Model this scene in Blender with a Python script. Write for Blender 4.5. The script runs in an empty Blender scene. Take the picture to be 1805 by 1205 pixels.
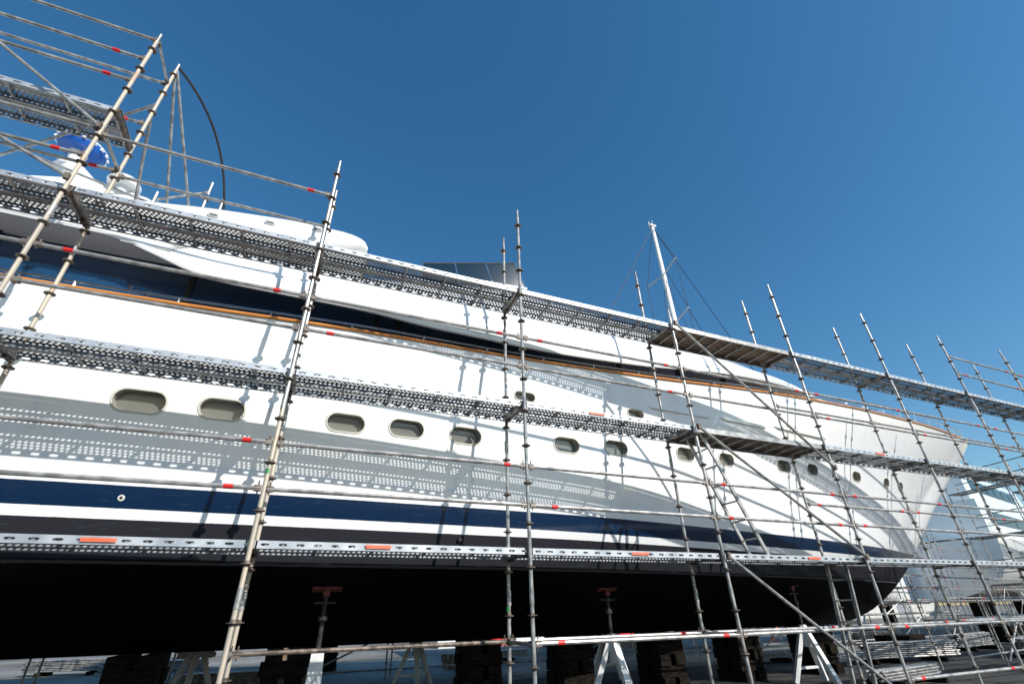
import bpy, math, random
from mathutils import Vector, Matrix
random.seed(7)
GZ=-1.45
scene=bpy.context.scene
col=scene.collection

# ---------------------------------------------------------------- materials
def new_mat(name):
    m=bpy.data.materials.new(name); m.use_nodes=True
    nt=m.node_tree; b=nt.nodes['Principled BSDF']
    return m,nt,b
def N(nt,t,**kw):
    n=nt.nodes.new(t)
    for k,v in kw.items(): setattr(n,k,v)
    return n
def math_node(nt,op,a,b=None,c=None):
    n=nt.nodes.new('ShaderNodeMath'); n.operation=op
    for i,v in enumerate((a,b,c)):
        if v is None: continue
        if isinstance(v,(int,float)): n.inputs[i].default_value=v
        else: nt.links.new(v,n.inputs[i])
    return n.outputs[0]
def noisy(name,c1,c2,scale=3.0,rough=0.5,metal=0.0,detail=6,bump=0.0,lo=0.35,hi=0.65,c3=None,coat=0.0,stretch=None,spec=0.5):
    m,nt,b=new_mat(name)
    tc=N(nt,'ShaderNodeNewGeometry')
    src=tc.outputs['Position']
    if stretch:
        mp=N(nt,'ShaderNodeMapping'); mp.inputs['Scale'].default_value=stretch
        nt.links.new(src,mp.inputs['Vector']); src=mp.outputs['Vector']
    no=N(nt,'ShaderNodeTexNoise'); no.inputs['Scale'].default_value=scale; no.inputs['Detail'].default_value=detail
    nt.links.new(src,no.inputs['Vector'])
    cr=N(nt,'ShaderNodeValToRGB')
    cr.color_ramp.elements[0].position=lo; cr.color_ramp.elements[0].color=(*c1,1)
    cr.color_ramp.elements[1].position=hi; cr.color_ramp.elements[1].color=(*c2,1)
    if c3:
        e=cr.color_ramp.elements.new(min(0.98,hi+0.1)); e.color=(*c3,1)
    nt.links.new(no.outputs['Fac'],cr.inputs['Fac'])
    nt.links.new(cr.outputs['Color'],b.inputs['Base Color'])
    b.inputs['Roughness'].default_value=rough; b.inputs['Metallic'].default_value=metal
    b.inputs['Coat Weight'].default_value=coat; b.inputs['Specular IOR Level'].default_value=spec
    if bump>0:
        bp=N(nt,'ShaderNodeBump'); bp.inputs['Strength'].default_value=bump; bp.inputs['Distance'].default_value=0.02
        nt.links.new(no.outputs['Fac'],bp.inputs['Height']); nt.links.new(bp.outputs['Normal'],b.inputs['Normal'])
    return m

M_galv=noisy('galvanised_steel',(0.24,0.235,0.225),(0.52,0.50,0.47),scale=9,rough=0.42,metal=0.5,bump=0.1)
M_rustytube=noisy('weathered_tube',(0.44,0.39,0.32),(0.58,0.49,0.38),scale=2.2,rough=0.55,metal=0.2,c3=(0.45,0.22,0.12),bump=0.1)
M_rosette=noisy('rosette_steel',(0.07,0.055,0.045),(0.24,0.19,0.15),scale=14,rough=0.6,metal=0.4)
M_red=noisy('red_tape',(0.60,0.012,0.01),(0.75,0.025,0.02),scale=10,rough=0.5)
M_orange=noisy('orange_label',(0.80,0.13,0.05),(0.85,0.19,0.10),scale=10,rough=0.5)
M_white=noisy('white_gelcoat',(0.86,0.86,0.84),(0.88,0.88,0.86),scale=0.6,rough=0.12,coat=0.6)
M_whitepaint=noisy('white_paint',(0.62,0.62,0.60),(0.80,0.80,0.78),scale=5,rough=0.45)
M_cream=noisy('porthole_frame',(0.62,0.59,0.50),(0.70,0.67,0.58),scale=5,rough=0.4)
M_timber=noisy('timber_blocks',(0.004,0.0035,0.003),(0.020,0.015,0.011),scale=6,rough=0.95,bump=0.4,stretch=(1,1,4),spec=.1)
M_timber2=noisy('sawn_timber',(0.12,0.08,0.05),(0.30,0.22,0.14),scale=6,rough=0.9,bump=0.4,stretch=(1,1,4),spec=.2)
M_ply=noisy('deck_plywood',(0.15,0.095,0.06),(0.30,0.22,0.15),scale=5,rough=0.8,stretch=(0.5,4,4),bump=0.2)
M_teak=noisy('teak_rail',(0.58,0.20,0.045),(0.74,0.30,0.07),scale=6,rough=0.4,stretch=(0.4,4,4))
M_chrome=noisy('stainless_steel',(0.6,0.6,0.6),(0.7,0.7,0.7),scale=5,rough=0.2,metal=1.0)
M_blue=noisy('blue_enamel',(0.01,0.10,0.42),(0.015,0.12,0.48),scale=5,rough=0.25)
M_black=noisy('black_rubber',(0.012,0.012,0.013),(0.03,0.03,0.03),scale=8,rough=0.6)
M_darkst=noisy('dark_steel',(0.015,0.015,0.017),(0.05,0.045,0.04),scale=12,rough=0.6,metal=0.3)
M_rust=noisy('rusty_red_paint',(0.12,0.015,0.013),(0.24,0.07,0.055),scale=12,rough=0.7,bump=0.2)
M_green=noisy('green_paint',(0.02,0.22,0.06),(0.03,0.30,0.08),scale=9,rough=0.5)
M_grey=noisy('grey_moulding',(0.5,0.5,0.48),(0.6,0.6,0.58),scale=6,rough=0.4)

def glassmat(name,colr,rough=0.04,spec=0.8,coat=0.5):
    m,nt,b=new_mat(name)
    b.inputs['Base Color'].default_value=(*colr,1); b.inputs['Roughness'].default_value=rough
    b.inputs['Specular IOR Level'].default_value=spec; b.inputs['Coat Weight'].default_value=coat
    no=N(nt,'ShaderNodeTexNoise'); no.inputs['Scale'].default_value=0.8
    g=N(nt,'ShaderNodeNewGeometry'); nt.links.new(g.outputs['Position'],no.inputs['Vector'])
    bp=N(nt,'ShaderNodeBump'); bp.inputs['Strength'].default_value=0.04; nt.links.new(no.outputs['Fac'],bp.inputs['Height']); nt.links.new(bp.outputs['Normal'],b.inputs['Normal'])
    return m
M_glass=glassmat('tinted_glass',(0.012,0.045,0.105))
M_glassblue=glassmat('windscreen_glass',(0.0,0.022,0.045),0.1,0.3,0.0)
M_porthglass=glassmat('porthole_glass',(0.16,0.165,0.145),0.2)

def perf(name,cx,cy,rx,ry,rows,c1,c2):
    m,nt,b=new_mat(name)
    b.inputs['Metallic'].default_value=0.45; b.inputs['Roughness'].default_value=0.5
    uv=N(nt,'ShaderNodeUVMap'); uv.uv_map='UVMap'
    sp=N(nt,'ShaderNodeSeparateXYZ'); nt.links.new(uv.outputs['UV'],sp.inputs[0])
    u,v=sp.outputs[0],sp.outputs[1]
    vy=math_node(nt,'DIVIDE',v,cy)
    row=math_node(nt,'FLOOR',vy)
    off=math_node(nt,'MULTIPLY',math_node(nt,'MODULO',row,2.0),0.5)
    ux=math_node(nt,'ADD',math_node(nt,'DIVIDE',u,cx),off)
    fx=math_node(nt,'SUBTRACT',math_node(nt,'FRACT',ux),0.5)
    fy=math_node(nt,'SUBTRACT',math_node(nt,'FRACT',vy),0.5)
    dx=math_node(nt,'DIVIDE',math_node(nt,'MULTIPLY',fx,cx),rx)
    dy=math_node(nt,'DIVIDE',math_node(nt,'MULTIPLY',fy,cy),ry)
    d=math_node(nt,'ADD',math_node(nt,'POWER',math_node(nt,'ABSOLUTE',dx),3.0),math_node(nt,'POWER',math_node(nt,'ABSOLUTE',dy),3.0))
    hole=math_node(nt,'LESS_THAN',d,1.0)
    if rows:
        g=math_node(nt,'FRACT',math_node(nt,'DIVIDE',v,cy*4))
        hole=math_node(nt,'MULTIPLY',hole,math_node(nt,'LESS_THAN',g,0.76))
    no=N(nt,'ShaderNodeTexNoise'); no.inputs['Scale'].default_value=5
    geo=N(nt,'ShaderNodeNewGeometry'); nt.links.new(geo.outputs['Position'],no.inputs['Vector'])
    cr=N(nt,'ShaderNodeValToRGB'); cr.color_ramp.elements[0].color=(*c1,1); cr.color_ramp.elements[1].color=(*c2,1)
    cr.color_ramp.elements[0].position=0.3; cr.color_ramp.elements[1].position=0.7
    nt.links.new(no.outputs['Fac'],cr.inputs['Fac']); nt.links.new(cr.outputs['Color'],b.inputs['Base Color'])
    tr=N(nt,'ShaderNodeBsdfTransparent'); mx=N(nt,'ShaderNodeMixShader')
    nt.links.new(hole,mx.inputs[0]); nt.links.new(b.outputs[0],mx.inputs[1]); nt.links.new(tr.outputs[0],mx.inputs[2])
    nt.links.new(mx.outputs[0],nt.nodes['Material Output'].inputs['Surface'])
    return m
M_perf=perf('perforated_plank',0.056,0.038,0.016,0.0105,True,(0.17,0.18,0.19),(0.38,0.39,0.40))
M_perfside=perf('perforated_plank_side',0.17,0.10,0.040,0.016,False,(0.34,0.37,0.40),(0.56,0.58,0.60))

def hullmat(name,levels,gloss):
    m,nt,b=new_mat(name)
    g=N(nt,'ShaderNodeNewGeometry'); sp=N(nt,'ShaderNodeSeparateXYZ'); nt.links.new(g.outputs['Position'],sp.inputs[0])
    Z=sp.outputs[2]
    mr=N(nt,'ShaderNodeMapRange'); mr.inputs['From Min'].default_value=-2; mr.inputs['From Max'].default_value=3
    nz=N(nt,'ShaderNodeTexNoise'); nz.inputs['Scale'].default_value=14; nt.links.new(g.outputs['Position'],nz.inputs['Vector'])
    wob=math_node(nt,'ADD',Z,math_node(nt,'MULTIPLY',math_node(nt,'SUBTRACT',nz.outputs['Fac'],0.5),0.006))
    nt.links.new(wob,mr.inputs['Value'])
    cr=N(nt,'ShaderNodeValToRGB'); cr.color_ramp.interpolation='CONSTANT'
    els=cr.color_ramp.elements
    def pos(z): return (z+2)/5
    els[0].position=0; els[0].color=(*levels[0][1],1)
    els[1].position=pos(levels[1][0]); els[1].color=(*levels[1][1],1)
    for z,c in levels[2:]:
        e=els.new(pos(z)); e.color=(*c,1)
    nt.links.new(mr.outputs[0],cr.inputs['Fac'])
    mp=N(nt,'ShaderNodeMapping'); mp.inputs['Scale'].default_value=(3,3,0.35); nt.links.new(g.outputs['Position'],mp.inputs['Vector'])
    n2=N(nt,'ShaderNodeTexNoise'); n2.inputs['Scale'].default_value=1.4; n2.inputs['Detail'].default_value=9; nt.links.new(mp.outputs[0],n2.inputs['Vector'])
    c2=N(nt,'ShaderNodeValToRGB'); c2.color_ramp.elements[0].position=0.3; c2.color_ramp.elements[0].color=(0.96,0.96,0.955,1); c2.color_ramp.elements[1].position=0.6; c2.color_ramp.elements[1].color=(1,1,1,1)
    nt.links.new(n2.outputs['Fac'],c2.inputs['Fac'])
    mul=N(nt,'ShaderNodeMix',data_type='RGBA',blend_type='MULTIPLY'); mul.inputs[0].default_value=1
    nt.links.new(cr.outputs['Color'],mul.inputs[6]); nt.links.new(c2.outputs['Color'],mul.inputs[7])
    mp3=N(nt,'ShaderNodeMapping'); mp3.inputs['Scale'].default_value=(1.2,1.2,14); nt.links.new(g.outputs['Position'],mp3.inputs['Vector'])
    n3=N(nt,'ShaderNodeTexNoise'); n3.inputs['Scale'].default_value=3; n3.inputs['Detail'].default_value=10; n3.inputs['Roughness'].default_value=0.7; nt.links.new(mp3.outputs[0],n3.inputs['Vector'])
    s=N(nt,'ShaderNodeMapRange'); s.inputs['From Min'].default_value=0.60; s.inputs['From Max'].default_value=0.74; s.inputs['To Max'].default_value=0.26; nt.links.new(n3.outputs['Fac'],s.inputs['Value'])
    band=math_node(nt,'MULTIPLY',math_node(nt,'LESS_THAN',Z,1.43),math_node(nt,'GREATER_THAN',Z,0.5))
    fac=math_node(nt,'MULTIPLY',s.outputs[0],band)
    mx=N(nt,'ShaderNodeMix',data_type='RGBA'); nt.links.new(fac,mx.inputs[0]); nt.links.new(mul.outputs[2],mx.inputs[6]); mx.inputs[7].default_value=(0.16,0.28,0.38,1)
    ch=math_node(nt,'LESS_THAN',math_node(nt,'ABSOLUTE',math_node(nt,'SUBTRACT',Z,0.625)),math_node(nt,'MULTIPLY',n3.outputs['Fac'],0.024))
    mx2=N(nt,'ShaderNodeMix',data_type='RGBA'); nt.links.new(math_node(nt,'MULTIPLY',ch,0.5),mx2.inputs[0]); nt.links.new(mx.outputs[2],mx2.inputs[6]); mx2.inputs[7].default_value=(0.3,0.31,0.32,1)
    nt.links.new(mx2.outputs[2],b.inputs['Base Color'])
    up=math_node(nt,'GREATER_THAN',Z,gloss)
    nt.links.new(math_node(nt,'SUBTRACT',0.65,math_node(nt,'MULTIPLY',up,0.49)),b.inputs['Roughness'])
    nt.links.new(math_node(nt,'MULTIPLY',up,0.4),b.inputs['Coat Weight'])
    nt.links.new(math_node(nt,'ADD',math_node(nt,'MULTIPLY',up,0.4),0.08),b.inputs['Specular IOR Level'])
    nb=N(nt,'ShaderNodeTexNoise'); nb.inputs['Scale'].default_value=0.7; nt.links.new(g.outputs['Position'],nb.inputs['Vector'])
    bp=N(nt,'ShaderNodeBump'); bp.inputs['Strength'].default_value=0.12; bp.inputs['Distance'].default_value=0.05; nt.links.new(nb.outputs['Fac'],bp.inputs['Height']); nt.links.new(bp.outputs['Normal'],b.inputs['Normal'])
    return m
M_hull=hullmat('hull_paint',[(-2,(0.0025,0.0025,0.003)),(0.64,(0.022,0.022,0.027)),(1.06,(0.85,0.85,0.84)),(1.17,(0.001,0.017,0.055)),(1.43,(0.88,0.88,0.87))],1.06)  # greyer black above the chine: a slight sheen put into the colour

# ---------------------------------------------------------------- mesh builder
class MB:
    def __init__(s): s.v=[]; s.f=[]; s.m=[]; s.uv={}
    def tube(s,a,b,r=0.0242,n=8,mat=0,cap=True,r2=None):
        a=Vector(a); b=Vector(b); d=b-a
        if d.length<1e-6: return
        if r2 is None: r2=r
        d.normalize(); t=Vector((0,0,1)) if abs(d.z)<0.9 else Vector((1,0,0))
        u=d.cross(t).normalized(); w=d.cross(u)
        i0=len(s.v)
        for k in range(n):
            an=2*math.pi*k/n; o=u*math.cos(an)+w*math.sin(an)
            s.v.append(a+o*r); s.v.append(b+o*r2)
        for k in range(n):
            k2=(k+1)%n
            s.f.append((i0+2*k,i0+2*k+1,i0+2*k2+1,i0+2*k2)); s.m.append(mat)
        if cap:
            s.f.append(tuple(i0+2*k for k in range(n))); s.m.append(mat)
            s.f.append(tuple(i0+2*k+1 for k in reversed(range(n)))); s.m.append(mat)
    def path(s,pts,r,n=8,mat=0):
        for a,b in zip(pts[:-1],pts[1:]): s.tube(a,b,r,n,mat)
    def box(s,c,size,mat=0,rot=None,taper=1.0):
        c=Vector(c); hx,hy,hz=[q/2 for q in size]; i0=len(s.v)
        for z in (-1,1):
            k=taper if z>0 else 1.0
            for x,y in ((-1,-1),(1,-1),(1,1),(-1,1)):
                p=Vector((x*hx*k,y*hy*k,z*hz))
                if rot is not None: p=rot@p
                s.v.append(c+p)
        for q in ((0,3,2,1),(4,5,6,7),(0,1,5,4),(1,2,6,5),(2,3,7,6),(3,0,4,7)):
            s.f.append(tuple(i0+k for k in q)); s.m.append(mat)
    def beam(s,a,b,w,h,mat=0):
        a=Vector(a); b=Vector(b); d=(b-a); L=d.length; d.normalize()
        t=Vector((0,0,1)) if abs(d.z)<0.95 else Vector((0,1,0))
        y=t.cross(d).normalized(); z=d.cross(y)
        R=Matrix((d,y,z)).transposed()
        s.box((a+b)/2,(L,w,h),mat,R)
    def quad(s,p,mat=0,uv=None):
        i0=len(s.v); s.v+= [Vector(q) for q in p]
        if uv: s.uv[len(s.f)]=uv
        s.f.append(tuple(range(i0,i0+len(p)))); s.m.append(mat)
    def loft(s,rings,mat=0,closed=True,caps=True):
        i0=len(s.v); n=len(rings[0])
        for r in rings: s.v+=[Vector(p) for p in r]
        for j in range(len(rings)-1):
            for k in range(n if closed else n-1):
                k2=(k+1)%n
                s.f.append((i0+j*n+k,i0+j*n+k2,i0+(j+1)*n+k2,i0+(j+1)*n+k)); s.m.append(mat)
        if caps and closed:
            s.f.append(tuple(i0+k for k in reversed(range(n)))); s.m.append(mat)
            s.f.append(tuple(i0+(len(rings)-1)*n+k for k in range(n))); s.m.append(mat)
    def obj(s,name,mats,parent=None,smooth=35,merge=False,recalc=False,bevel=0):
        me=bpy.data.meshes.new(name); me.from_pydata([tuple(p) for p in s.v],[],s.f)
        for m in mats: me.materials.append(m)
        me.polygons.foreach_set('material_index',s.m)
        if s.uv:
            l=me.uv_layers.new(name='UVMap')
            for fi,uv in s.uv.items():
                for li,c in zip(me.polygons[fi].loop_indices,uv): l.data[li].uv=c
        if merge or recalc:
            import bmesh
            bm=bmesh.new(); bm.from_mesh(me)
            if merge: bmesh.ops.remove_doubles(bm,verts=bm.verts,dist=0.0008)
            if recalc: bmesh.ops.recalc_face_normals(bm,faces=bm.faces)
            bm.to_mesh(me); bm.free()
        me.update()
        if smooth:
            me.polygons.foreach_set('use_smooth',[True]*len(me.polygons)); me.set_sharp_from_angle(angle=math.radians(smooth))
        o=bpy.data.objects.new(name,me); col.objects.link(o)
        if parent: o.parent=parent
        if bevel:
            bv=o.modifiers.new('bevel','BEVEL'); bv.width=bevel; bv.segments=2; bv.limit_method='ANGLE'
        return o
def empty(name):
    e=bpy.data.objects.new(name,None); col.objects.link(e); return e

def herm(pts):
    xs=[p[0] for p in pts]; ys=[p[1] for p in pts]; n=len(pts)
    dl=[(ys[i+1]-ys[i])/(xs[i+1]-xs[i]) for i in range(n-1)]
    m=[dl[0]]+[0 if dl[i-1]*dl[i]<=0 else 2*dl[i-1]*dl[i]/(dl[i-1]+dl[i]) for i in range(1,n-1)]+[dl[-1]]
    def f(x):
        if x<=xs[0]: return ys[0]
        if x>=xs[-1]: return ys[-1]
        for i in range(n-1):
            if x<=xs[i+1]: break
        h=xs[i+1]-xs[i]; t=(x-xs[i])/h
        return (2*t**3-3*t*t+1)*ys[i]+(t**3-2*t*t+t)*h*m[i]+(-2*t**3+3*t*t)*ys[i+1]+(t**3-t*t)*h*m[i+1]
    return f

# ---------------------------------------------------------------- main yacht hull
YC=10.7
Xs=herm([(-0.4,14.4),(-0.16,15.6),(0.62,17.5),(1.68,19.2),(3.6,21.8),(5.0,23.8),(5.6,24.4),(7,24.8)])
zs=herm([(-14,3.72),(-4,3.72),(-2.1,3.76),(0.36,3.88),(3.2,4.0),(5.6,4.18),(10.9,4.70),(15.4,5.06),(19.8,5.32),(25.5,5.50)])
hbS=herm([(0,0),(0.12,0.34),(0.5,0.72),(1.4,1.08),(3.2,1.48),(5.7,1.95),(10.1,2.70),(14.6,3.32),(19.9,3.82),(23.5,4.0),(29.5,4.05),(45,4.05)])
hbW=herm([(0,0),(0.3,0.12),(4.1,1.4),(10.1,2.7),(15.4,3.45),(21.8,3.66),(45,3.66)])
def yh(X,z):
    d=Xs(z)-X
    if d<0: return YC
    f=(z-1.42)/(zs(X)-1.42)
    if f>=0:
        hb=hbW(d)*(1-f)+hbS(d)*f
        hb-=0.55*math.sin(math.pi*min(1,f))*max(0,1-d/14)*min(1,d/1.5)*0.6
    else:
        hb=hbW(d)*(1-0.03*min(1,(1.42-z)/0.8))
    return YC-max(0,hb)
def build_hull():
    qs=[]
    nq=90
    for i in range(nq+1):
        t=i/nq; qs.append(t**1.9)
    rows=[]
    for f in [1,0.93,0.85,0.77,0.69,0.61,0.53,0.45,0.37,0.29,0.21,0.13,0.06,0]: rows.append(('s',f))
    for z in [1.2,1.0,0.8,0.64]: rows.append(('z',z))
    for g in [0.12,0.3,0.5,0.7,0.88,1.0]: rows.append(('b',g))
    grid=[]
    for kind,val in rows:
        r=[]
        for q in qs:
            if kind=='s':
                X=0; z=3
                for _ in range(14):
                    X=Xs(z)-q*(Xs(z)+14); z=1.42+val*(zs(X)-1.42)
                r.append((X,yh(X,z),z))
            elif kind=='z':
                z=val; X=Xs(z)-q*(Xs(z)+14); r.append((X,yh(X,z),z))
            else:
                z=0.62-1.02*val**1.15; zz=max(z,-0.4)
                X=Xs(zz)-q*(Xs(zz)+14)
                hb=hbW(Xs(zz)-X)*0.968*(1-val)
                r.append((X,YC-hb,zz))
        grid.append(r)
    mb=MB(); nr=len(grid); nc=len(qs)
    for side in (0,1):
        i0=len(mb.v)
        for r in grid:
            for (x,y,z) in r: mb.v.append(Vector((x,y if side==0 else 2*YC-y,z)))
        for j in range(nr-1):
            for k in range(nc-1):
                a,b,c,d=i0+j*nc+k,i0+j*nc+k+1,i0+(j+1)*nc+k+1,i0+(j+1)*nc+k
                mb.f.append((a,b,c,d) if side==0 else (d,c,b,a)); mb.m.append(0)
    S=nr*nc
    for k in range(nc-1):
        mb.f.append((k,S+k,S+k+1,k+1)); mb.m.append(0)
    st=[j*nc+nc-1 for j in range(nr)]+[S+j*nc+nc-1 for j in reversed(range(nr-1))]
    mb.f.append(tuple(st)); mb.m.append(0)
    return mb
yacht=empty('motor_yacht')
hull=build_hull().obj('hull',[M_hull,M_cream],yacht,smooth=0,merge=True,recalc=True)

PH=[(-2.14,2.44,.56,.27),(-1.23,2.46,.52,.26),(.35,2.48,.52,.25),(1.24,2.51,.52,.25),(2.2,2.52,.52,.25),(4.1,2.60,.52,.25),(5.2,2.68,.52,.25),
    (7.0,2.78,.5,.25),(8.3,2.84,.5,.25),(10.5,2.98,.55,.26),(11.8,3.06,.5,.26),(14.2,3.18,.5,.26),(16.2,3.25,.4,.26),(17.3,3.27,.4,.26),
    (3.25,3.34,.40,.15),(5.75,3.42,.40,.15)]
def frame_at(X,z):
    y=yh(X,z); tx=Vector((0.2,yh(X+0.1,z)-yh(X-0.1,z),0)).normalized()
    tz=Vector((0,yh(X,z+0.1)-yh(X,z-0.1),0.2)).normalized()
    n=tx.cross(tz).normalized()
    if n.y>0: n=-n
    tz=n.cross(tx).normalized()
    if tz.z<0: tz=-tz
    return Vector((X,y,z)),tx,tz,n
def stadium(w,h,n=9):
    r=h/2; p=[]
    for sgn,a0 in ((1,-90),(-1,90)):
        for k in range(n):
            a=math.radians(a0+180*k/(n-1)); p.append((sgn*(w/2-r)+r*math.cos(a),r*math.sin(a)))
    return p
cut=MB(); pg=MB(); pf=MB()
for X,z,w,h in PH:
    c,tx,tz,n=frame_at(X,z)
    pr=stadium(w,h)
    def ring(sc,dep,add=0):
        return [c+tx*(a*(1+ (add*2/w)))*sc+tz*(b*(1+(add*2/h)))*sc+n*dep for a,b in pr]
    cut.loft([ring(1,0.15),ring(1,-0.13)],mat=0)
    pg.quad(ring(1.0,-0.115),0)
    R=[]
    prof=[(0.0,-0.11),(0.0,0.010),(0.018,0.010),(0.026,0.0),(0.026,-0.02)]
    for add,dep in prof: R.append(ring(1,dep,add))
    pf.loft(R,caps=False)
cutter=cut.obj('cutter',[M_cream],None,smooth=0,recalc=True)
bm_=hull.modifiers.new('b','BOOLEAN'); bm_.operation='DIFFERENCE'; bm_.object=cutter; bm_.solver='EXACT'
dg=bpy.context.evaluated_depsgraph_get(); me2=bpy.data.meshes.new_from_object(hull.evaluated_get(dg))
hull.modifiers.clear()
if len(me2.polygons)>1000: hull.data=me2
bpy.data.objects.remove(cutter)
hull.data.polygons.foreach_set('use_smooth',[True]*len(hull.data.polygons)); hull.data.set_sharp_from_angle(angle=math.radians(28))
pg.obj('porthole_glass',[M_porthglass],yacht,smooth=0)
pf.obj('porthole_rims',[M_cream],yacht,smooth=40,recalc=True)

def sheer_pt(X,side=0,out=0,dz=0):
    z=zs(X); y=yh(X,z)-out
    if side: y=2*YC-y
    return Vector((X,y,z+dz))
XE=24.0
for _ in range(20): XE=Xs(zs(XE))
xsn=[-14+i*0.4 for i in range(99) if -14+i*0.4<=XE-0.75]+[XE-0.5,XE-0.3,XE-0.15,XE-0.07,XE-0.02]
for side in (0,1):
    sg=-1 if side==0 else 1
    mb=MB(); rings=[]
    for X in xsn:
        p=sheer_pt(X,side)
        w=0.07
        rings.append([p+Vector((0,sg*0.035,0.004)),p+Vector((0,sg*0.045,0.022)),p+Vector((0,sg*0.035,0.042)),p+Vector((0,-sg*w,0.042)),p+Vector((0,-sg*w,0.004))])
    mb.loft(rings); mb.obj('cap_rail',[M_teak],yacht,recalc=True)
    mb=MB()
    mb.path([sheer_pt(X,side,-0.05,0.15) for X in xsn],0.017,6)
    mb.path([sheer_pt(X,side,-0.05,0.15+0.25*min(1,max(0,(X-13)/3))) for X in xsn if X>12],0.02,6)
    X=-13.6
    while X<XE-0.2:
        hh=0.15+0.25*min(1,max(0,(X-13)/3)); a=sheer_pt(X,side,-0.05,0.03); mb.tube(a,a+Vector((0,0,hh-0.03)),0.016,6); X+=1.15
    mb.obj('hand_rail',[M_chrome],yacht)

# superstructure loft
zlow=herm([(-14,4.8),(-3.4,4.8),(-1.7,4.38),(0.2,4.36),(1.6,4.27),(3,4.25),(5.6,4.43),(9,4.86),(11,4.98),(13.4,5.0)])
ret=herm([(-14,0.02),(-3.4,0.02),(-1.6,0.5),(4,0.5),(9,0.3),(13.4,0.05)])
ylow=herm([(-14,6.8),(2,6.82),(5.6,7.05),(9,7.35),(11,7.6),(13.4,8.15)])
yup=herm([(-14,7.3),(0,7.3),(2,7.35),(3.6,7.6),(6,7.9),(8.1,8.2),(9.7,8.35),(10.85,8.5),(12,8.8),(13.4,9.6)])
zup=herm([(-14,5.2),(0,5.3),(2,5.65),(3.6,5.95),(6,6.03),(8.1,5.93),(9.7,5.68),(10.85,5.46),(12,5.26),(13.4,5.04)])
mb=MB(); rings=[]
X=-13.8
while X<=13.41:
    yl,zl,yu,zu,rt=ylow(X),zlow(X),yup(X),zup(X),ret(X)
    half=[]
    half.append((yl+0.45,zl+rt)); half.append((yl+0.07,zl+rt)); half.append((yl+0.07,zl)); half.append((yl+0.02,zl-0.01)); half.append((yl,zl+0.03))
    for t in (0.25,0.5,0.75,0.92):
        a=math.radians(90*t); half.append((yl+(yu-yl)*(1-math.cos(a)),zl+(zu-zl)*(0.35*t+0.65*math.sin(a))))
    half.append((yu,zu)); half.append((yu+0.25,zu+0.07)); half.append((yu+0.7,zu+0.10))
    rings.append([Vector((X,y,z)) for y,z in half]+[Vector((X,2*YC-y,z)) for y,z in reversed(half)])
    X+=0.34
mb.loft(rings); mb.obj('superstructure',[M_white],yacht,smooth=40,recalc=True)
mb=MB(); rings=[]
X=-13.5
def wy(X): return 7.3+max(0,(X-3))*0.10
while X<=12.0:
    y=wy(X); b=zs(X)-0.1; t=zlow(X)+ret(X)+0.05
    rings.append([Vector((X,y,b)),Vector((X,y+0.06,t)),Vector((X,2*YC-y-0.06,t)),Vector((X,2*YC-y,b))]); X+=0.5
mb.loft(rings); mb.obj('saloon_windows',[M_glass],yacht,smooth=30,recalc=True)
mb=MB()
for X in (-12,-9.5,-7,-4.6,-2.2,0.6,1.0,3.4,5.8,7.6,9.2):
    y=wy(X)
    for s in (0,1):
        yy=y-0.012 if s==0 else 2*YC-y+0.012
        mb.box((X,yy+ (0.02 if s==0 else -0.02),(zs(X)+zlow(X)+ret(X))/2),(0.07,0.03,zlow(X)+ret(X)-zs(X)+0.1))
mb.obj('window_mullions',[M_darkst],yacht,smooth=0)
# flybridge wing
zt=herm([(-14,5.35),(-6,5.45),(-3.5,5.64),(-2,5.9),(-0.64,6.03),(-0.2,6.03),(0.05,5.98),(0.18,5.9),(0.25,5.8)])
zb=herm([(-14,5.0),(-3.5,5.1),(-2,5.25),(-0.64,5.5),(0.05,5.66),(0.25,5.74)])
mb=MB(); rings=[]
for X in [-13.9+i*0.3 for i in range(45)]+[-0.4,-0.2,-0.05,0.05,0.12,0.18,0.22,0.25]:
    a,b=zt(X),zb(X); m_=(a+b)/2; h=(a-b)/2
    half=[(7.6,b+0.02),(7.1,b)]
    for k in range(7):
        an=math.radians(-80+160*k/6); half.append((7.06-0.12*math.cos(an)*min(1,h/0.1),m_+h*math.sin(an)))
    half.append((7.25,a)); half.append((7.9,a-0.05))
    rings.append([Vector((X,y,z)) for y,z in half]+[Vector((X,2*YC-y,z)) for y,z in reversed(half)])
mb.loft(rings); mb.obj('flybridge_coaming',[M_white],yacht,smooth=50,recalc=True)
mb=MB()
for X in (-4.4,-3.2,-2.15,-1.35,-0.62):
    zc=(zt(X)+zb(X))/2+0.09; pr=stadium(0.17,0.075,7)
    mb.loft([[Vector((X+a,6.955,zc+b)) for a,b in pr],[Vector((X+a,6.928,zc+b)) for a,b in pr]],mat=0)
    pr=stadium(0.12,0.045,7)
    mb.quad([Vector((X+a,6.9265,zc+b)) for a,b in pr],1)
mb.obj('courtesy_lights',[M_grey,M_porthglass],yacht,smooth=0,recalc=False)
mb=MB()
for i in range(7):
    mb.box((-2.75+0.03*i,6.83+0.012*i,4.72+0.035*i),(0.62,0.03,0.012))
mb.obj('air_vent_louvres',[M_grey],yacht,smooth=0)
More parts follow.
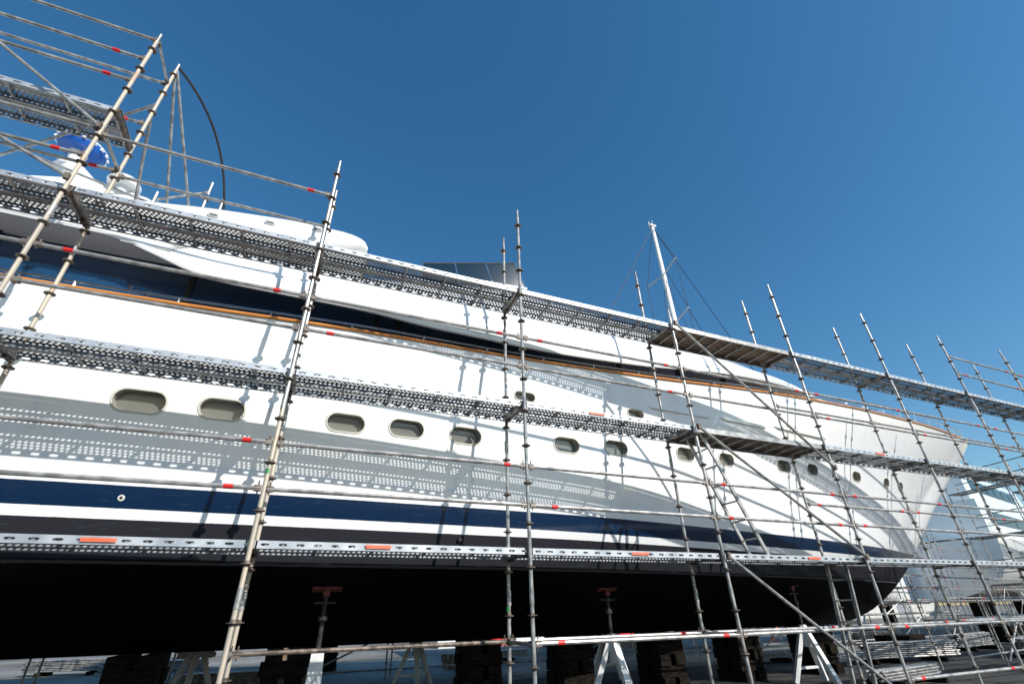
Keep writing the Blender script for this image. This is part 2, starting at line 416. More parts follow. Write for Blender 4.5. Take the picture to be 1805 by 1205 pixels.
# windscreen
mb=MB()
P=[(1.37,7.75,5.95),(1.37,7.75,6.32),(3.46,7.75,6.93),(3.85,7.75,5.9)]
for s in (0,1):
    q=[(x,y if s==0 else 2*YC-y,z) for x,y,z in P]
    mb.quad(q,0)
    for a,b in ((1,2),(2,3),(0,1)): mb.tube(q[a],q[b],0.022,6,1)
    lo=[Vector(q[1])*0.35+Vector(q[0])*0.65,Vector(q[2])*0.35+Vector(q[3])*0.65]
    off=Vector((0,-0.03 if s==0 else 0.03,0))
    mb.tube(lo[0]+off,lo[1]+off,0.03,6,2)
    for t in (0.33,0.66):
        a=Vector(q[1]).lerp(Vector(q[2]),t); b=Vector(q[0]).lerp(Vector(q[3]),t); mb.tube(a,b,0.014,6,1)
n=8
fr=[]
for i in range(n+1):
    t=i/n; y=7.75+(2*YC-15.5)*t; bow=math.sin(math.pi*t)*0.9; fr.append(((3.46+bow,y,6.93),(3.85+bow,y,5.85)))
for a,b in zip(fr[:-1],fr[1:]):
    mb.quad([a[0],b[0],b[1],a[1]],0); mb.tube(a[0],b[0],0.022,6,1); mb.tube(a[0],a[1],0.014,6,1)
mb.obj('windscreen',[M_glassblue,M_chrome,M_white],yacht,smooth=0)
mb=MB()
for X0,X1,z in ((6.1,7.9,3.62),(8.2,9.9,3.72),(10.2,12.6,3.86)):
    r=[]
    for i in range(13):
        X=X0+(X1-X0)*i/12; k=0.2 if i in (0,12) else 1
        c,tx,tz,nn=frame_at(X,z+(X-X0)*0.03)
        r.append([c+tz*0.045*k+nn*-0.01,c+tz*0.03*k+nn*0.05*k,c-tz*0.03*k+nn*0.05*k,c-tz*0.045*k+nn*-0.01])
    mb.loft(r)
mb.obj('rubbing_strakes',[M_white],yacht,smooth=30,recalc=True)
mb=MB()
c,tx,tz,nn=frame_at(12.9,3.12)
mb.quad([c+tx*a+tz*b+nn*0.006 for a,b in ((-.1,-.12),(.1,-.12),(.1,.12),(-.1,.12))],0)
c,tx,tz,nn=frame_at(-2.0,1.3)
for rr,m_,d in ((0.036,1,0.01),(0.017,0,0.016)):
    mb.quad([c+tx*rr*math.cos(a)+tz*rr*math.sin(a)+nn*d for a in [k*math.pi/6 for k in range(12)]],m_)
c,tx,tz,nn=frame_at(2.2,1.0)
mb.tube(c,c+nn*0.04,0.03,10,0)
mb.obj('hull_fittings',[M_black,M_whitepaint],yacht,smooth=0)
# roof gear
mb=MB()
def lathe(mb,c,prof,n=28,mat=0,axis=Vector((0,0,1))):
    t=Vector((1,0,0)); u=(t-axis*t.dot(axis)).normalized(); w=axis.cross(u)
    rings=[[Vector(c)+axis*z+(u*math.cos(2*math.pi*k/n)+w*math.sin(2*math.pi*k/n))*r for k in range(n)] for r,z in prof]
    mb.loft(rings,mat)
ax=Vector((0.10,-0.05,1)).normalized(); rc=Vector((-5.3,9.0,8.08))
r=[]
for X,w,z0,z1 in ((-9,0.9,5.4,6.2),(-7,0.9,5.5,6.35),(-5.6,0.8,5.9,6.8),(-4.8,0.6,6.3,7.05),(-3.8,0.5,6.4,6.98),(-2.8,0.4,6.1,6.55),(-2.0,0.4,6.0,6.15)):
    yy=8.5
    r.append([Vector((X,yy,z0)),Vector((X,yy-0.1,(z0+z1)/2)),Vector((X,yy,z1)),Vector((X,2*YC-yy,z1)),Vector((X,2*YC-yy+0.1,(z0+z1)/2)),Vector((X,2*YC-yy,z0))])
mb.loft(r,0)
r=[]
for t in [i/8 for i in range(9)]:
    cx=-4.6-0.68*t; cz=6.85+0.84*t; ww=0.42-0.22*t; hh=0.20-0.08*t
    r.append([Vector((cx+ww*math.cos(a),8.9+hh*math.sin(a),cz)) for a in [k*math.pi/7 for k in range(14)]])
mb.loft(r,0)
lathe(mb,rc+Vector((0,0,-0.5)),[(0.24,0.0),(0.22,0.06),(0.13,0.12),(0.11,0.25),(0.16,0.48)],mat=0)
lathe(mb,rc,[(0.12,-0.04),(0.34,0.0),(0.40,0.08),(0.40,0.15)],mat=1,axis=ax)
lathe(mb,rc,[(0.401,0.15),(0.401,0.17),(0.35,0.22),(0.24,0.26)],mat=0,axis=ax)
lathe(mb,rc,[(0.09,0.25),(0.09,0.40),(0.06,0.44)],mat=2,axis=ax)
mb.tube(rc+ax*0.44,rc+ax*0.64,0.012,6,0)
for k in range(16):
    a=2*math.pi*k/16; u=Vector((1,0,0)); u=(u-ax*u.dot(ax)).normalized(); w=ax.cross(u); o=(u*math.cos(a)+w*math.sin(a))
    mb.box(rc+ax*0.115+o*0.401,(0.06,0.06,0.045),0)
lathe(mb,(-4.15,8.5,7.05),[(0.09,-0.15),(0.11,0.0),(0.25,0.02),(0.27,0.09),(0.22,0.18),(0.11,0.23),(0.02,0.24)],mat=0)
mb.obj('radar_mast',[M_white,M_blue,M_black],yacht,smooth=40,recalc=True)

# ---------------------------------------------------------------- scaffolding
def rosettes(mb,x,y,z0,z1,mat):
    z=z0
    while z<z1:
        mb.tube((x,y,z-0.005),(x,y,z+0.005),0.060,10,mat)
        mb.tube((x,y,z-0.028),(x,y,z+0.028),0.030,8,mat,cap=False); z+=0.5
def ledger(mb,a,b,red=True,mat=0):
    a=Vector(a); b=Vector(b); d=(b-a).normalized()
    a=a+Vector((0,0,random.uniform(-.006,.006))); b=b+Vector((0,0,random.uniform(-.006,.006)))
    mb.tube(a+d*0.03,b-d*0.03,0.0235,8,mat)
    for p,s in ((a,1),(b,-1)):
        q=p+d*s*0.055
        mb.beam(p+d*s*0.025,p+d*s*0.095,0.04,0.062,1)
        mb.tube(q+Vector((0,0,-0.06)),q+Vector((0,0,0.075)),0.008,4,1)
    if red:
        for s,p in ((1,a),(-1,b)):
            if random.random()<0.5:
                k=random.uniform(0.22,0.34); mb.tube(p+d*s*k,p+d*s*(k+0.09),0.0262,8,2)
def plank_deck(mb,x0,x1,y0,y1,z,planks=2):
    w=(y1-y0-0.06)/planks
    for i in range(planks):
        a=y0+0.03+i*w+0.006; b=a+w-0.012; h=0.075
        xa,xb=x0+0.04,x1-0.04; L=xb-xa
        mb.quad([(xa,a,z),(xb,a,z),(xb,b,z),(xa,b,z)],0,[(0,0),(L,0),(L,b-a),(0,b-a)])
        for yy in (a,b):
            mb.quad([(xa,yy,z),(xb,yy,z),(xb,yy,z-h),(xa,yy,z-h)],1,[(0,0),(L,0),(L,0.10),(0,0.10)])
            s=1 if yy==a else -1
            mb.quad([(xa,yy,z-h),(xb,yy,z-h),(xb,yy+s*0.03,z-h),(xa,yy+s*0.03,z-h)],2)
        for xe in (xa,xb): mb.box((xe,(a+b)/2,z-h/2),(0.03,b-a,h),2)
        k=xa+0.6
        while k<xb-0.3:
            mb.box((k,(a+b)/2,z-0.03),(0.025,b-a-0.01,0.04),2); k+=0.61
def transom(mb,x,y0,y1,z):
    mb.box((x,(y0+y1)/2,z-0.045),(0.05,y1-y0-0.05,0.055),1)
    mb.box((x,(y0+y1)/2,z-0.012),(0.075,y1-y0-0.07,0.008),0)
    for y,s in ((y0,1),(y1,-1)):
        mb.beam((x,y+s*0.03,z-0.05),(x,y+s*0.16,z-0.05),0.045,0.10,1)
def ladder(mb,a,b,y,w=0.34,mat=0):
    a=Vector(a); b=Vector(b)
    for s in (-1,1): mb.beam((a.x,y+s*w/2,a.z),(b.x,y+s*w/2,b.z),0.03,0.055,mat)
    n=int((a-b).length/0.28)
    for i in range(1,n):
        p=a.lerp(b,i/n); mb.tube((p.x,y-w/2,p.z),(p.x,y+w/2,p.z),0.014,6,mat)
YO,YI=5.74,6.472
DZ=[0.72,2.66,4.65]
XL=[-9.44,-6.37,-3.3,-0.43,2.64,5.71,8.78,11.85,14.92,17.99,21.06,24.13,27.2]
sc=empty('scaffolding')
st=MB(); le=MB(); dk=MB(); wd=MB(); br=MB(); tr=MB()
for i,x in enumerate(XL):
    for y in (YO,YI):
        jx=random.uniform(-.015,.015); jy=random.uniform(-.012,.012)
        top=6.35+random.uniform(-.08,.08)
        if x<-3: top=7.9 if y==YO else 8.3
        if abs(x-5.71)<.01 and y==YO: top=4.95
        rust=1 if (x<-3 or random.random()<0.25) else 0
        st.tube((x,y,GZ+0.12),(x+jx,y+jy,2.2),0.0242,10,1 if x<0 else 0)
        st.tube((x+jx,y+jy,2.2),(x+jx,y+jy,top-0.18),0.0242,10,rust)
        st.tube((x+jx,y+jy,top-0.18),(x+jx,y+jy,top),0.019,8,0)
        for zj in (0.2,2.2,4.2):
            st.tube((x+jx*.6,y+jy*.6,zj-0.09),(x+jx*.6,y+jy*.6,zj+0.09),0.0285,10,0)
        rosettes(st,x+jx*.5,y+jy*.5,GZ+0.45,top-0.15,2)
        st.tube((x,y,GZ+0.01),(x,y,GZ+0.32),0.018,8,0); st.box((x,y,GZ+0.008),(0.15,0.15,0.012),0)
        st.tube((x,y,GZ+0.14),(x,y,GZ+0.17),0.045,6,2)
    for z in DZ: transom(tr,x,YO,YI,z)
    ledger(le,(x,YO,-0.28),(x,YI,-0.28),False)
    if x<-3: transom(tr,x,YO,YI,6.15); ledger(le,(x,YO,7.75),(x,YI,7.75),False); ledger(le,(x,YO,5.65),(x,YI,5.65),False)
st.tube((-0.43,YO,1.38),(-0.43,YO,1.43),0.0275,10,3); st.tube((2.64,YI,0.05),(2.64,YI,0.10),0.0275,10,3)
for i in range(len(XL)-1):
    a,b=XL[i],XL[i+1]
    wood=abs(a-5.71)<.01
    for z in DZ:
        if wood and z>1:
            yy0,yy1=YO+.05,YI-.05
            wd.box(((a+b)/2,(yy0+yy1)/2,z-0.012),(b-a-0.1,yy1-yy0,0.014),0)
            for yy in (yy0,yy1): wd.box(((a+b)/2,yy,z-0.05),(b-a-0.1,0.022,0.085),1)
            for k in range(9): wd.box((a+0.2+k*(b-a-0.4)/8,(yy0+yy1)/2,z-0.045),(0.03,yy1-yy0-0.03,0.05),1)
        else:
            plank_deck(dk,a,b,YO,YI,z)
            if z<3 and random.random()<0.5: dk.box((a+random.uniform(1.2,2.0),YO+0.022,z-0.035),(0.27,0.006,0.035),3)
    if a<-3.5:
        plank_deck(dk,a,b,YO,YI,6.15)
        for z in (7.75,6.72,7.25): ledger(le,(a,YO,z),(b,YO,z))
        for z in (7.75,6.72): ledger(le,(a,YI,z),(b,YI,z))
        ledger(le,(a,YO,5.65),(b,YO,5.65)); ledger(le,(a,YI,5.65),(b,YI,5.65)); ledger(le,(a,YO,5.15),(b,YO,5.15))
    elif a<-1:
        ledger(le,(a,YO,5.56),(b,YO,5.56)); ledger(le,(a,YI,5.56),(b,YI,5.56))
    for z in (3.2,3.7): ledger(le,(a,YO,z),(b,YO,z))
    for z in (1.22,1.72): ledger(le,(a,YO,z),(b,YO,z))
    if a>2: ledger(le,(a,YO,-0.28),(b,YO,-0.28)); ledger(le,(a,YI,-0.28),(b,YI,-0.28))
    elif a>-1: ledger(le,(a,YI,-0.28),(b,YI,-0.28),False,1)
    if a>8: ledger(le,(a,YO,-0.95),(b,YO,-0.95)); ledger(le,(a,YI,1.72),(b,YI,1.72)); ledger(le,(a,YI,3.7),(b,YI,3.7))
    if a>14: ledger(le,(a,YO,5.65),(b,YO,5.65)); ledger(le,(a,YO,5.15),(b,YO,5.15))
def brace(a,b): br.tube(a,b,0.0225,8,0); [br.box(p,(0.05,0.05,0.09),1) for p in (a,b)]
yb=YO-0.055
for x0,x1 in ((5.71,8.78),(17.99,21.06)):
    brace((x0+.03,yb,4.62),(x1-.03,yb,2.2)); brace((x0+.03,yb,2.62),(x1-.03,yb,0.72)); brace((x0+.03,yb,0.68),(x1-.03,yb,-1.3))
brace((-6.34,yb,7.75),(-3.33,yb,5.65)); brace((-6.34,yb,6.1),(-3.33,yb,4.7))
brace((-6.34,yb,0.7),(-9.4,yb,-1.3))
ladder(br,(6.0,0,2.66),(6.85,0,0.7),6.12); ladder(br,(8.55,0,0.7),(8.25,0,-1.4),6.12)
st.obj('standards',[M_galv,M_rustytube,M_rosette,M_green],sc)
le.obj('ledgers',[M_galv,M_rosette,M_red],sc)
dk.obj('steel_planks',[M_perf,M_perfside,M_galv,M_orange],sc,smooth=0)
wd.obj('access_decks',[M_ply,M_galv],sc,smooth=0)
br.obj('braces_and_ladders',[M_galv,M_rosette],sc,smooth=30)
tr.obj('transoms',[M_galv,M_rosette],sc,smooth=0)
mb=MB()
for a,b in (((-3.3,6.47,8.1),(-3.1,8.2,5.9)),((-3.3,6.47,8.2),(-2.75,8.2,6.1)),((-3.3,6.47,7.0),(-3.55,8.1,5.7)),((-3.5,8.2,5.8),(-3.5,8.2,6.9)),((-2.75,8.2,5.8),(-2.75,8.2,7.45)),((-2.6,8.6,5.8),(-2.6,8.6,7.5)),
            ((-3.5,8.2,6.7),(-2.75,8.2,7.2)),((-6.37,8.2,7.6),(-6.37,8.2,5.4)),((-6.37,8.2,7.3),(-3.5,8.2,6.6)),((-6.37,6.47,7.75),(-6.37,8.2,7.3)),((-3.3,6.47,7.2),(-6.37,8.2,6.0))):
    mb.tube(a,b,0.0235,8,0)
rosettes(mb,-2.75,8.2,6.0,7.4,1); rosettes(mb,-2.6,8.6,6.0,7.4,1); rosettes(mb,-3.5,8.2,6.0,6.9,1)
pts=[]
for i in range(17):
    t=i/16; pts.append(Vector((-3.3+0.95*math.sin(t*math.pi/2),6.47+2.1*t,8.25-2.5*t**2.0*0.9)))
mb.path(pts,0.022,8,2)
mb.obj('raker_frame_and_hose',[M_galv,M_rosette,M_black],sc)

def scaffold_run(origin,ang,nb,lifts,bay=2.57,w=0.732,top=0.9,rails=True,decks=True,seed=1):
    rnd=random.Random(seed)
    e=empty('scaffolding'); R=Matrix.Rotation(ang,3,'Z'); O=Vector(origin)
    s=MB(); d=MB()
    T=lambda x,y,z: O+R@Vector((x,y,z))
    H=lifts[-1]
    for i in range(nb+1):
        for y in (0,w):
            t=H+top+rnd.uniform(-.3,.5)
            s.tube(T(i*bay,y,0),T(i*bay,y,t),0.0242,6,0)
            z=0.4
            while z<t: s.tube(T(i*bay,y,z-.006),T(i*bay,y,z+.006),0.058,6,1); z+=0.5
        for L in lifts: s.tube(T(i*bay,0,L),T(i*bay,w,L),0.03,6,0)
    for i in range(nb):
        s.tube(T(i*bay,0,0.3),T((i+1)*bay,0,0.3),0.0235,6,0)
        for L in lifts:
            for dz in (0,0.5,1.0):
                if dz and not rails: continue
                s.tube(T(i*bay,0,L+dz),T((i+1)*bay,0,L+dz),0.0235,6,0)
                if rnd.random()<.35:
                    s.tube(T(i*bay+.25,0,L+dz),T(i*bay+.35,0,L+dz),0.027,6,2)
            s.tube(T(i*bay,w,L),T((i+1)*bay,w,L),0.0235,6,0)
            if decks:
                a=[T(i*bay+.03,.03,L+.03),T((i+1)*bay-.03,.03,L+.03),T((i+1)*bay-.03,w-.03,L+.03),T(i*bay+.03,w-.03,L+.03)]
                d.quad(a,0,[(0,0),(bay,0),(bay,w),(0,w)])
                lo=[p-Vector((0,0,.07)) for p in a]
                for k in range(4):
                    k2=(k+1)%4; d.quad([a[k],a[k2],lo[k2],lo[k]],1)
        if i%3==1:
            for La,Lb in zip([0.1]+lifts[:-1],lifts): s.tube(T(i*bay,-.05,La),T((i+1)*bay,-.05,Lb),0.0235,6,0)
    s.obj('tubes',[M_galv,M_rosette,M_red],e)
    if d.f: d.obj('planks',[M_perf,M_galv],e,smooth=0)
scaffold_run((-10,15.3,GZ),0,15,[1.17,2.17,4.1,6.1],seed=2)
scaffold_run((28.2,6.2,GZ),math.radians(78),3,[2.17,4.1,6.1],seed=3)
scaffold_run((24.5,14.9,GZ),math.radians(8),7,[1.6,3.4],seed=5)
scaffold_run((31,11.5,GZ),math.radians(6),8,[2.0,4.0,6.0],seed=6)
scaffold_run((16.0,8.7,GZ),math.radians(9),5,[1.1],top=0.6,bay=2.07,seed=8,decks=False)

# ---------------------------------------------------------------- keel blocks & shores
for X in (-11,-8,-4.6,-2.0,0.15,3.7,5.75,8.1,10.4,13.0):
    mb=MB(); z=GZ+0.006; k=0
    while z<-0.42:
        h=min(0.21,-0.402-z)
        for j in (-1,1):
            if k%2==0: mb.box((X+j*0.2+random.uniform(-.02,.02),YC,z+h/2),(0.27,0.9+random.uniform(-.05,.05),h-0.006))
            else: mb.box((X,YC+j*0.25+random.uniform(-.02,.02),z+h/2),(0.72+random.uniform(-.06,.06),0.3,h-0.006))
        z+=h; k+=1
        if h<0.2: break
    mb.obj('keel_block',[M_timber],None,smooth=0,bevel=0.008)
def bottom_z(X,Y):
    hb=hbW(Xs(0.2)-X)*0.968; v=1-(YC-Y)/hb; v=max(0,min(1,v)); return 0.62-1.02*v**1.15
for X,Y in ((-7,8.2),(-3.4,8.2),(0.51,8.15),(5.5,8.6),(11.1,9.25),(-1.5,13.2),(3,13.2),(8,12.7)):
    s=empty('hull_support_stand'); mb=MB(); zt_=bottom_z(X,Y if Y<YC else 2*YC-Y)
    sl=-0.3 if Y<YC else 0.3
    rot=Matrix.Rotation(sl,3,'X')
    mb.box((X,Y,zt_-0.03),(0.40,0.12,0.03),0,rot)
    mb.box((X,Y,zt_-0.08),(0.09,0.09,0.08),0)
    mb.tube((X,Y,zt_-0.12),(X,Y,-0.5),0.035,10,1); mb.tube((X,Y,zt_-0.42),(X,Y,zt_-0.36),0.065,10,1)
    mb.box((X,Y,zt_-0.2),(0.30,0.025,0.025),1)
    mb.obj('screw_head',[M_rust,M_darkst],s,smooth=30)
    mb=MB()
    if abs(X-0.51)<.1:
        mb.box((X,Y,(GZ-0.33)/2),(0.26,0.26,-GZ-0.33-0.02),0,taper=0.6)
        mb.box((X,Y,GZ+0.035),(0.7,0.7,0.05),0)
    else:
        mb.tube((X,Y,-0.32),(X,Y,-0.75),0.07,10,0)
        for a in (20,160,270):
            o=Vector((math.cos(math.radians(a)),math.sin(math.radians(a)),0))
            mb.beam(Vector((X,Y,-0.36))+o*0.03,Vector((X,Y,GZ+0.03))+o*0.5,0.11,0.09,0)
        a1=Vector((X,Y,GZ+0.3))+Vector((math.cos(math.radians(20)),math.sin(math.radians(20)),0))*0.4
        a2=Vector((X,Y,GZ+0.3))+Vector((math.cos(math.radians(160)),math.sin(math.radians(160)),0))*0.4
        mb.beam(a1,a2,0.05,0.05,0)
    mb.obj('tripod_base',[M_whitepaint],s,smooth=0)

# ---------------------------------------------------------------- neighbouring yachts
def small_yacht(name,O,ang,L,B,D,sup=True,mast=None):
    e=empty(name); R=Matrix.Rotation(ang,3,'Z'); O=Vector(O); T=lambda x,y,z:O+R@Vector((x,y,z))
    mb=MB(); rings=[]
    for i in range(25):
        u=i/24; x=u*L; k=1-max(0,(u-0.45)/0.55)**2.2
        sh=D+0.9*u*u; rings.append([T(x+(0.10*L*max(0,u-.6)/.4),s*B/2*k*w,z) for s,w,z in ((-1,1,sh),(-1,.96,D*.62),(-1,.84,D*.34),(-1,.5,D*.14),(-1,0.02,0),(1,0.02,0),(1,.5,D*.14),(1,.84,D*.34),(1,.96,D*.62),(1,1,sh))])
    mb.loft(rings); mb.obj('hull',[M_white],e,smooth=60,recalc=True)
    if sup:
        mb=MB(); lv=[(0.05,0.72,D+.2,D+2.2,.86),(0.1,0.55,D+2.3,D+4.1,.72),(0.2,0.45,D+4.9,D+5.1,.62)]
        for a,b,z0,z1,w in lv:
            r=[]
            for z,sh in ((z0,0),(z1-.15,0.6),(z1,0.75)):
                r.append([T(L*a,-B/2*w,z),T(L*b-sh*2,-B/2*w+sh*.1,z),T(L*b+.8-sh*2.2,0,z),T(L*b-sh*2,B/2*w-sh*.1,z),T(L*a,B/2*w,z)])
            mb.loft(r)
        for y in (-1,1): mb.beam(T(L*.24,y*B*.25,D+4.0),T(L*.3,y*B*.25,D+5),.5,.12)
        mb.obj('superstructure',[M_white],e,smooth=0,recalc=True)
        mb=MB()
        for a,b,z0,z1,w in lv[:2]:
            for s in (-1,1):
                n=6
                for k in range(n):
                    x0=L*(a+.04)+(L*(b-a-.12))*k/n; x1=x0+L*(b-a-.12)/n-.18
                    q=[T(x,s*(B/2*w+.012),z) for x,z in ((x0,z0+.75),(x1,z0+.75),(x1,z0+1.45),(x0,z0+1.45))]
                    mb.quad(q,0)
        for k in range(6):
            for s in (-1,1):
                c=(L*.12+k*L*.1,D*.78)
                pr=stadium(.5,.25,6); mb.quad([T(c[0]+a,s*(B/2+.01),c[1]+b) for a,b in pr],0)
        mb.obj('windows',[M_glassblue],e,smooth=0)
    mb=MB()
    for s in (-1,1):
        pts=[T(x*L,s*(B/2*(1-max(0,(x-0.45)/0.55)**2.2)-.08),D+.9*x*x+.7) for x in [i/16*0.97 for i in range(17)]]; mb.path(pts,.02,5)
        for p in pts: mb.tube(p,p-Vector((0,0,.7)),.015,5)
    mb.obj('guard_rails',[M_chrome],e)
    mb=MB()
    for x in (.2,.5,.75):
        for s in (-1,1):
            mb.beam(T(L*x,s*B*.28,D*.2),T(L*x,s*B*.42,-O.z+GZ),.12,.12,1)
        mb.box(T(L*x,0,(GZ-O.z)/2),(0.5,1.0,O.z-GZ-.01),0)
    mb.obj('cradle',[M_timber,M_whitepaint],e,smooth=0)
    if mast:
        mx,H=mast; mb=MB()
        r=[]
        for t in [i/10 for i in range(11)]:
            wx=.29-.14*t; r.append([T(mx+wx*math.cos(a)-.25*t,wx*.7*math.sin(a),D+H*t) for a in [k*math.pi/6 for k in range(12)]])
        mb.loft(r,0)
        top=T(mx-.25,0,D+H)
        mb.box(top+Vector((0,0,.1)),(.5,.3,.12),0); mb.tube(top+Vector((.1,0,0)),top+Vector((.1,0,.7)),.025,6,0); mb.tube(top+Vector((-.25,0,0)),top+Vector((-.25,0,.45)),.05,6,0)
        for t in (.45,.62,.8):
            for s in (-1,1): mb.tube(T(mx-.25*t,0,D+H*t),T(mx-.25*t-.2,s*1.7,D+H*t+.1),.05,6,0)
        for s in (-1,1):
            p=[T(mx,s*B/2,D+.5)]+[T(mx-.25*t-.2,s*1.7,D+H*t+.1) for t in (.45,.62,.8)]+[top]
            mb.path(p,.018,5,1)
            mb.tube(T(mx-.2,s*1.7,D+H*.45),T(mx-.2,0,D+H*.8),.014,5,1)
        mb.tube(top,T(L*1.04,0,D+1),.022,5,1); mb.tube(top,T(.2,0,D+.4),.02,5,1); mb.tube(T(mx-.2,0,D+H*.85),T(L*.88,0,D+1),.02,5,1)
        mb.tube(T(mx-.1,0,D+1.6),T(mx-7,0,D+1.9),.14,8,0)
        mb.obj('mast_and_rigging',[M_whitepaint,M_darkst],e,smooth=40)
small_yacht('motor_yacht',(33.5,18.5,0.1),math.radians(12),30,7,3.0)
small_yacht('motor_yacht',(52,30,0.1),math.radians(70),26,6.5,3.0)
small_yacht('sailing_yacht',(8,21,0.1),math.radians(-4),22,5.2,2.6,sup=False,mast=(12.5,22.0))

# ---------------------------------------------------------------- ground and yard clutter
def groundmat(name,ca,cb,slab):
    m,nt,b=new_mat(name)
    g=N(nt,'ShaderNodeNewGeometry')
    n1=N(nt,'ShaderNodeTexNoise'); n1.inputs['Scale'].default_value=0.25; n1.inputs['Detail'].default_value=10; nt.links.new(g.outputs['Position'],n1.inputs['Vector'])
    n2=N(nt,'ShaderNodeTexNoise'); n2.inputs['Scale'].default_value=6; n2.inputs['Detail'].default_value=8; nt.links.new(g.outputs['Position'],n2.inputs['Vector'])
    mixf=math_node(nt,'ADD',math_node(nt,'MULTIPLY',n1.outputs['Fac'],.65),math_node(nt,'MULTIPLY',n2.outputs['Fac'],.35))
    cr=N(nt,'ShaderNodeValToRGB'); cr.color_ramp.elements[0].position=.40; cr.color_ramp.elements[0].color=(*ca,1); cr.color_ramp.elements[1].position=.58; cr.color_ramp.elements[1].color=(*cb,1)
    nt.links.new(mixf,cr.inputs['Fac'])
    if slab:
        bk=N(nt,'ShaderNodeTexBrick'); bk.offset=0; bk.inputs['Scale'].default_value=1; bk.inputs['Brick Width'].default_value=5; bk.inputs['Row Height'].default_value=5; bk.inputs['Mortar Size'].default_value=.02
        bk.inputs['Color1'].default_value=(1,1,1,1); bk.inputs['Color2'].default_value=(.85,.85,.85,1); bk.inputs['Mortar'].default_value=(.35,.35,.35,1)
        nt.links.new(g.outputs['Position'],bk.inputs['Vector'])
        mul=N(nt,'ShaderNodeMix',data_type='RGBA',blend_type='MULTIPLY'); mul.inputs[0].default_value=1
        nt.links.new(cr.outputs['Color'],mul.inputs[6]); nt.links.new(bk.outputs['Color'],mul.inputs[7]); nt.links.new(mul.outputs[2],b.inputs['Base Color'])
    else: nt.links.new(cr.outputs['Color'],b.inputs['Base Color'])
    b.inputs['Roughness'].default_value=.9; b.inputs['Specular IOR Level'].default_value=.2
    bp=N(nt,'ShaderNodeBump'); bp.inputs['Strength'].default_value=.3; bp.inputs['Distance'].default_value=.02; nt.links.new(n2.outputs['Fac'],bp.inputs['Height']); nt.links.new(bp.outputs['Normal'],b.inputs['Normal'])
    return m
mb=MB(); mb.quad([(-1500,-1500,GZ),(1500,-1500,GZ),(1500,1500,GZ),(-1500,1500,GZ)]); mb.obj('ground',[groundmat('yard_concrete',(.15,.14,.13),(.32,.31,.28),True)],smooth=0)
mb=MB(); mb.quad([(-80,-40,GZ+.004),(34,-40,GZ+.004),(34,14.0,GZ+.004),(-80,14.0,GZ+.004)]); mb.obj('bounce_cut_sheet',[groundmat('bounce_cut_dark',(.028,.028,.028),(.065,.063,.06),False)],smooth=0)  # added dark sheet, cuts ground bounce onto hull bottom, blocks and decks
M_yellow=noisy('yellow_road_paint',(.5,.36,.03),(.65,.48,.05),scale=8,rough=.7)
mb=MB()
for y in (24.0,34.0): mb.quad([(-60,y,GZ+.004),(90,y,GZ+.004),(90,y+.14,GZ+.004),(-60,y+.14,GZ+.004)])
mb.obj('yard_line_marking',[M_yellow],smooth=0)
rnd=random.Random(11)
spots=[]
for k in range(22):
    x=rnd.uniform(-8,40); y=rnd.uniform(14.5,36)
    if 14.9<y<16.4: y+=2
    spots.append((x,y))
spots+=[(15.2,11.6),(17.6,11.2),(19.6,12.6),(22,10.2),(23.5,12.6),(26,10.6),(14.0,13.5),(12.5,8.2),(29.5,14.2),(33,9.5)]
for k,(x,y) in enumerate(spots):
    e='scaffold_tube_stack' if k%3 else 'timber_stack'
    mb=MB(); L=rnd.uniform(2,3.2); a=rnd.uniform(-.3,.3); R=Matrix.Rotation(a,3,'Z')
    if k%3:
        n=rnd.randint(6,9)
        for j in range(rnd.randint(4,8)):
            for i in range(n):
                o=R@Vector((0,(i-n/2)*.055+.02*(j%2),0)); c=Vector((x,y,GZ+.15+j*.05))+o; dd=R@Vector((L/2+rnd.uniform(-.1,.1),0,0)); mb.tube(c-dd,c+dd,.024,6,0)
        for s in (-.8,.8): mb.box(Vector((x,y,GZ+.065))+R@Vector((s,0,0)),(.1,.8,.11),1,R)
        mb.obj(e,[M_galv,M_timber])
    else:
        for j in range(rnd.randint(2,5)):
            for i in range(4):
                mb.box(Vector((x,y,GZ+.105+j*.2))+R@Vector((rnd.uniform(-.05,.05),(i-1.5)*.26,0)),(1.4,.24,.19),0,R)
        mb.obj(e,[M_timber2 if k%2 else M_timber],smooth=0,bevel=.006)
def cone(x,y):
    mb=MB(); mb.box((x,y,GZ+.025),(.38,.38,.035),0)
    pr=[(.14,.045),(.115,.2),(.085,.38),(.05,.58),(.025,.7)]
    for i in range(4):
        (r0,z0),(r1,z1)=pr[i],pr[i+1]; mb.tube((x,y,GZ+z0),(x,y,GZ+z1),r0,14,i%2,cap=False,r2=r1)
    mb.obj('traffic_cone',[M_orange,M_whitepaint])
for p in ((13.5,26),(15,27),(24,22),(-3,27),(30,27)): cone(*p)
for i in range(6):
    x=9+i*2.3; y=30+0.05*i; mb=MB(); r=[]
    for s in (-1,1): r.append([Vector((x+s*1,y+a,GZ+.002+b)) for a,b in ((-.3,0),(-.3,.1),(-.1,.35),(-.08,.8),(.08,.8),(.1,.35),(.3,.1),(.3,0))])
    mb.loft(r,i%2); mb.obj('concrete_barrier',[M_whitepaint,M_red],smooth=0,recalc=True)
M_wall=noisy('rendered_wall',(.5,.48,.44),(.6,.58,.54),scale=1,rough=.8); M_roof=noisy('metal_roof',(.25,.26,.28),(.35,.36,.38),scale=2,rough=.5)
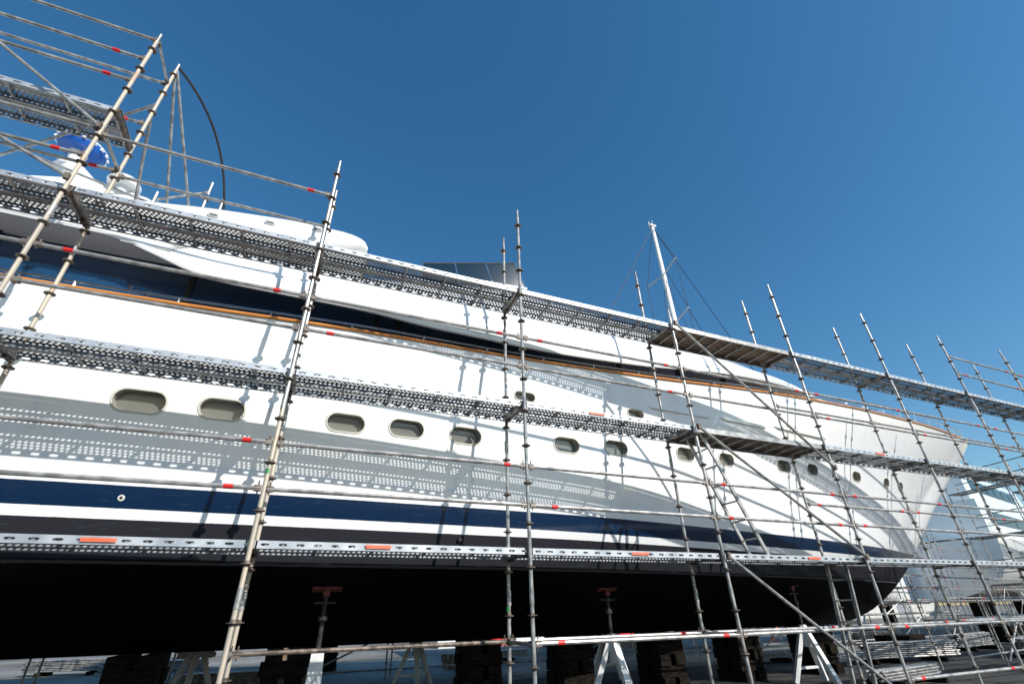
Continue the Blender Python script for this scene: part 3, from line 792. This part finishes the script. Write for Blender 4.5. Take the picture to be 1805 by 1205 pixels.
def building(x,y,w,d,h):
    e=empty('workshop_building'); mb=MB(); mb.box((x,y,GZ+h/2),(w,d,h),0); mb.obj('walls',[M_wall],e,smooth=0)
    mb=MB(); r=[[Vector((xx,y-d/2-.4,GZ+h+.01)),Vector((xx,y,GZ+h+1.6)),Vector((xx,y+d/2+.4,GZ+h+.01))] for xx in (x-w/2-.4,x+w/2+.4)]; mb.loft(r); mb.obj('roof',[M_roof],e,smooth=0,recalc=True)
    mb=MB(); n=int(w/5)
    for i in range(n):
        cx=x-w/2+(i+.5)*w/n
        if i%3==0: mb.box((cx,y-d/2-.02,GZ+2),(3.4,.08,4),1)
        else: mb.box((cx,y-d/2-.02,GZ+h*.6),(2.2,.08,1.2),0)
    for s in (-1,1):
        for i in range(3): mb.box((x+s*(w/2+.02),y-d/4+i*d/4,GZ+h*.6),(.08,1.6,1.2),0)
    mb.obj('windows_and_doors',[M_glassblue,M_roof],e,smooth=0)
building(75,62,40,16,6); building(20,85,50,18,7); building(-40,70,45,16,6.5); building(110,30,24,30,7)

# ---------------------------------------------------------------- light
tv=Vector((-0.5,1.0,-0.74)).normalized(); sd=-tv
elev=math.asin(sd.z); az=math.atan2(sd.x,sd.y)
w=bpy.data.worlds.new('World'); scene.world=w; w.use_nodes=True
nt=w.node_tree; bg=nt.nodes['Background']
sky=nt.nodes.new('ShaderNodeTexSky'); sky.sky_type='NISHITA'; sky.sun_disc=False
sky.sun_elevation=elev; sky.sun_rotation=az; sky.air_density=1.2; sky.dust_density=0.5; sky.ozone_density=3.4
hs=nt.nodes.new('ShaderNodeHueSaturation'); hs.inputs['Saturation'].default_value=1.27; hs.inputs['Hue'].default_value=0.494
nt.links.new(sky.outputs[0],hs.inputs['Color']); nt.links.new(hs.outputs[0],bg.inputs[0]); bg.inputs[1].default_value=0.14
sl=bpy.data.lights.new('sun','SUN'); sl.energy=5.0; sl.angle=math.radians(0.5); sl.color=(1,0.965,0.91)
so=bpy.data.objects.new('sun',sl); col.objects.link(so); so.rotation_euler=tv.to_track_quat('-Z','Y').to_euler()

# ---------------------------------------------------------------- camera
f=839.0
u=Vector((2260,425,f)); v=Vector((-37,-1460,f)); u.normalize(); v.normalize()
v=(v-u*v.dot(u)).normalized()
wv=v.cross(u)
if wv.z<0: wv=-wv
r=Vector((u.x,wv.x,v.x)); d=Vector((u.y,wv.y,v.y)); c=Vector((u.z,wv.z,v.z))
Mx=Matrix((r,-d,-c)).transposed().to_4x4()
cam=bpy.data.cameras.new('camera'); cam.sensor_width=36; cam.lens=36*f/1805; cam.clip_end=4000; cam.clip_start=0.05
co=bpy.data.objects.new('camera',cam); col.objects.link(co); co.matrix_world=Mx
scene.camera=co
scene.view_settings.view_transform='Standard'; scene.view_settings.look='None'; scene.view_settings.exposure=0
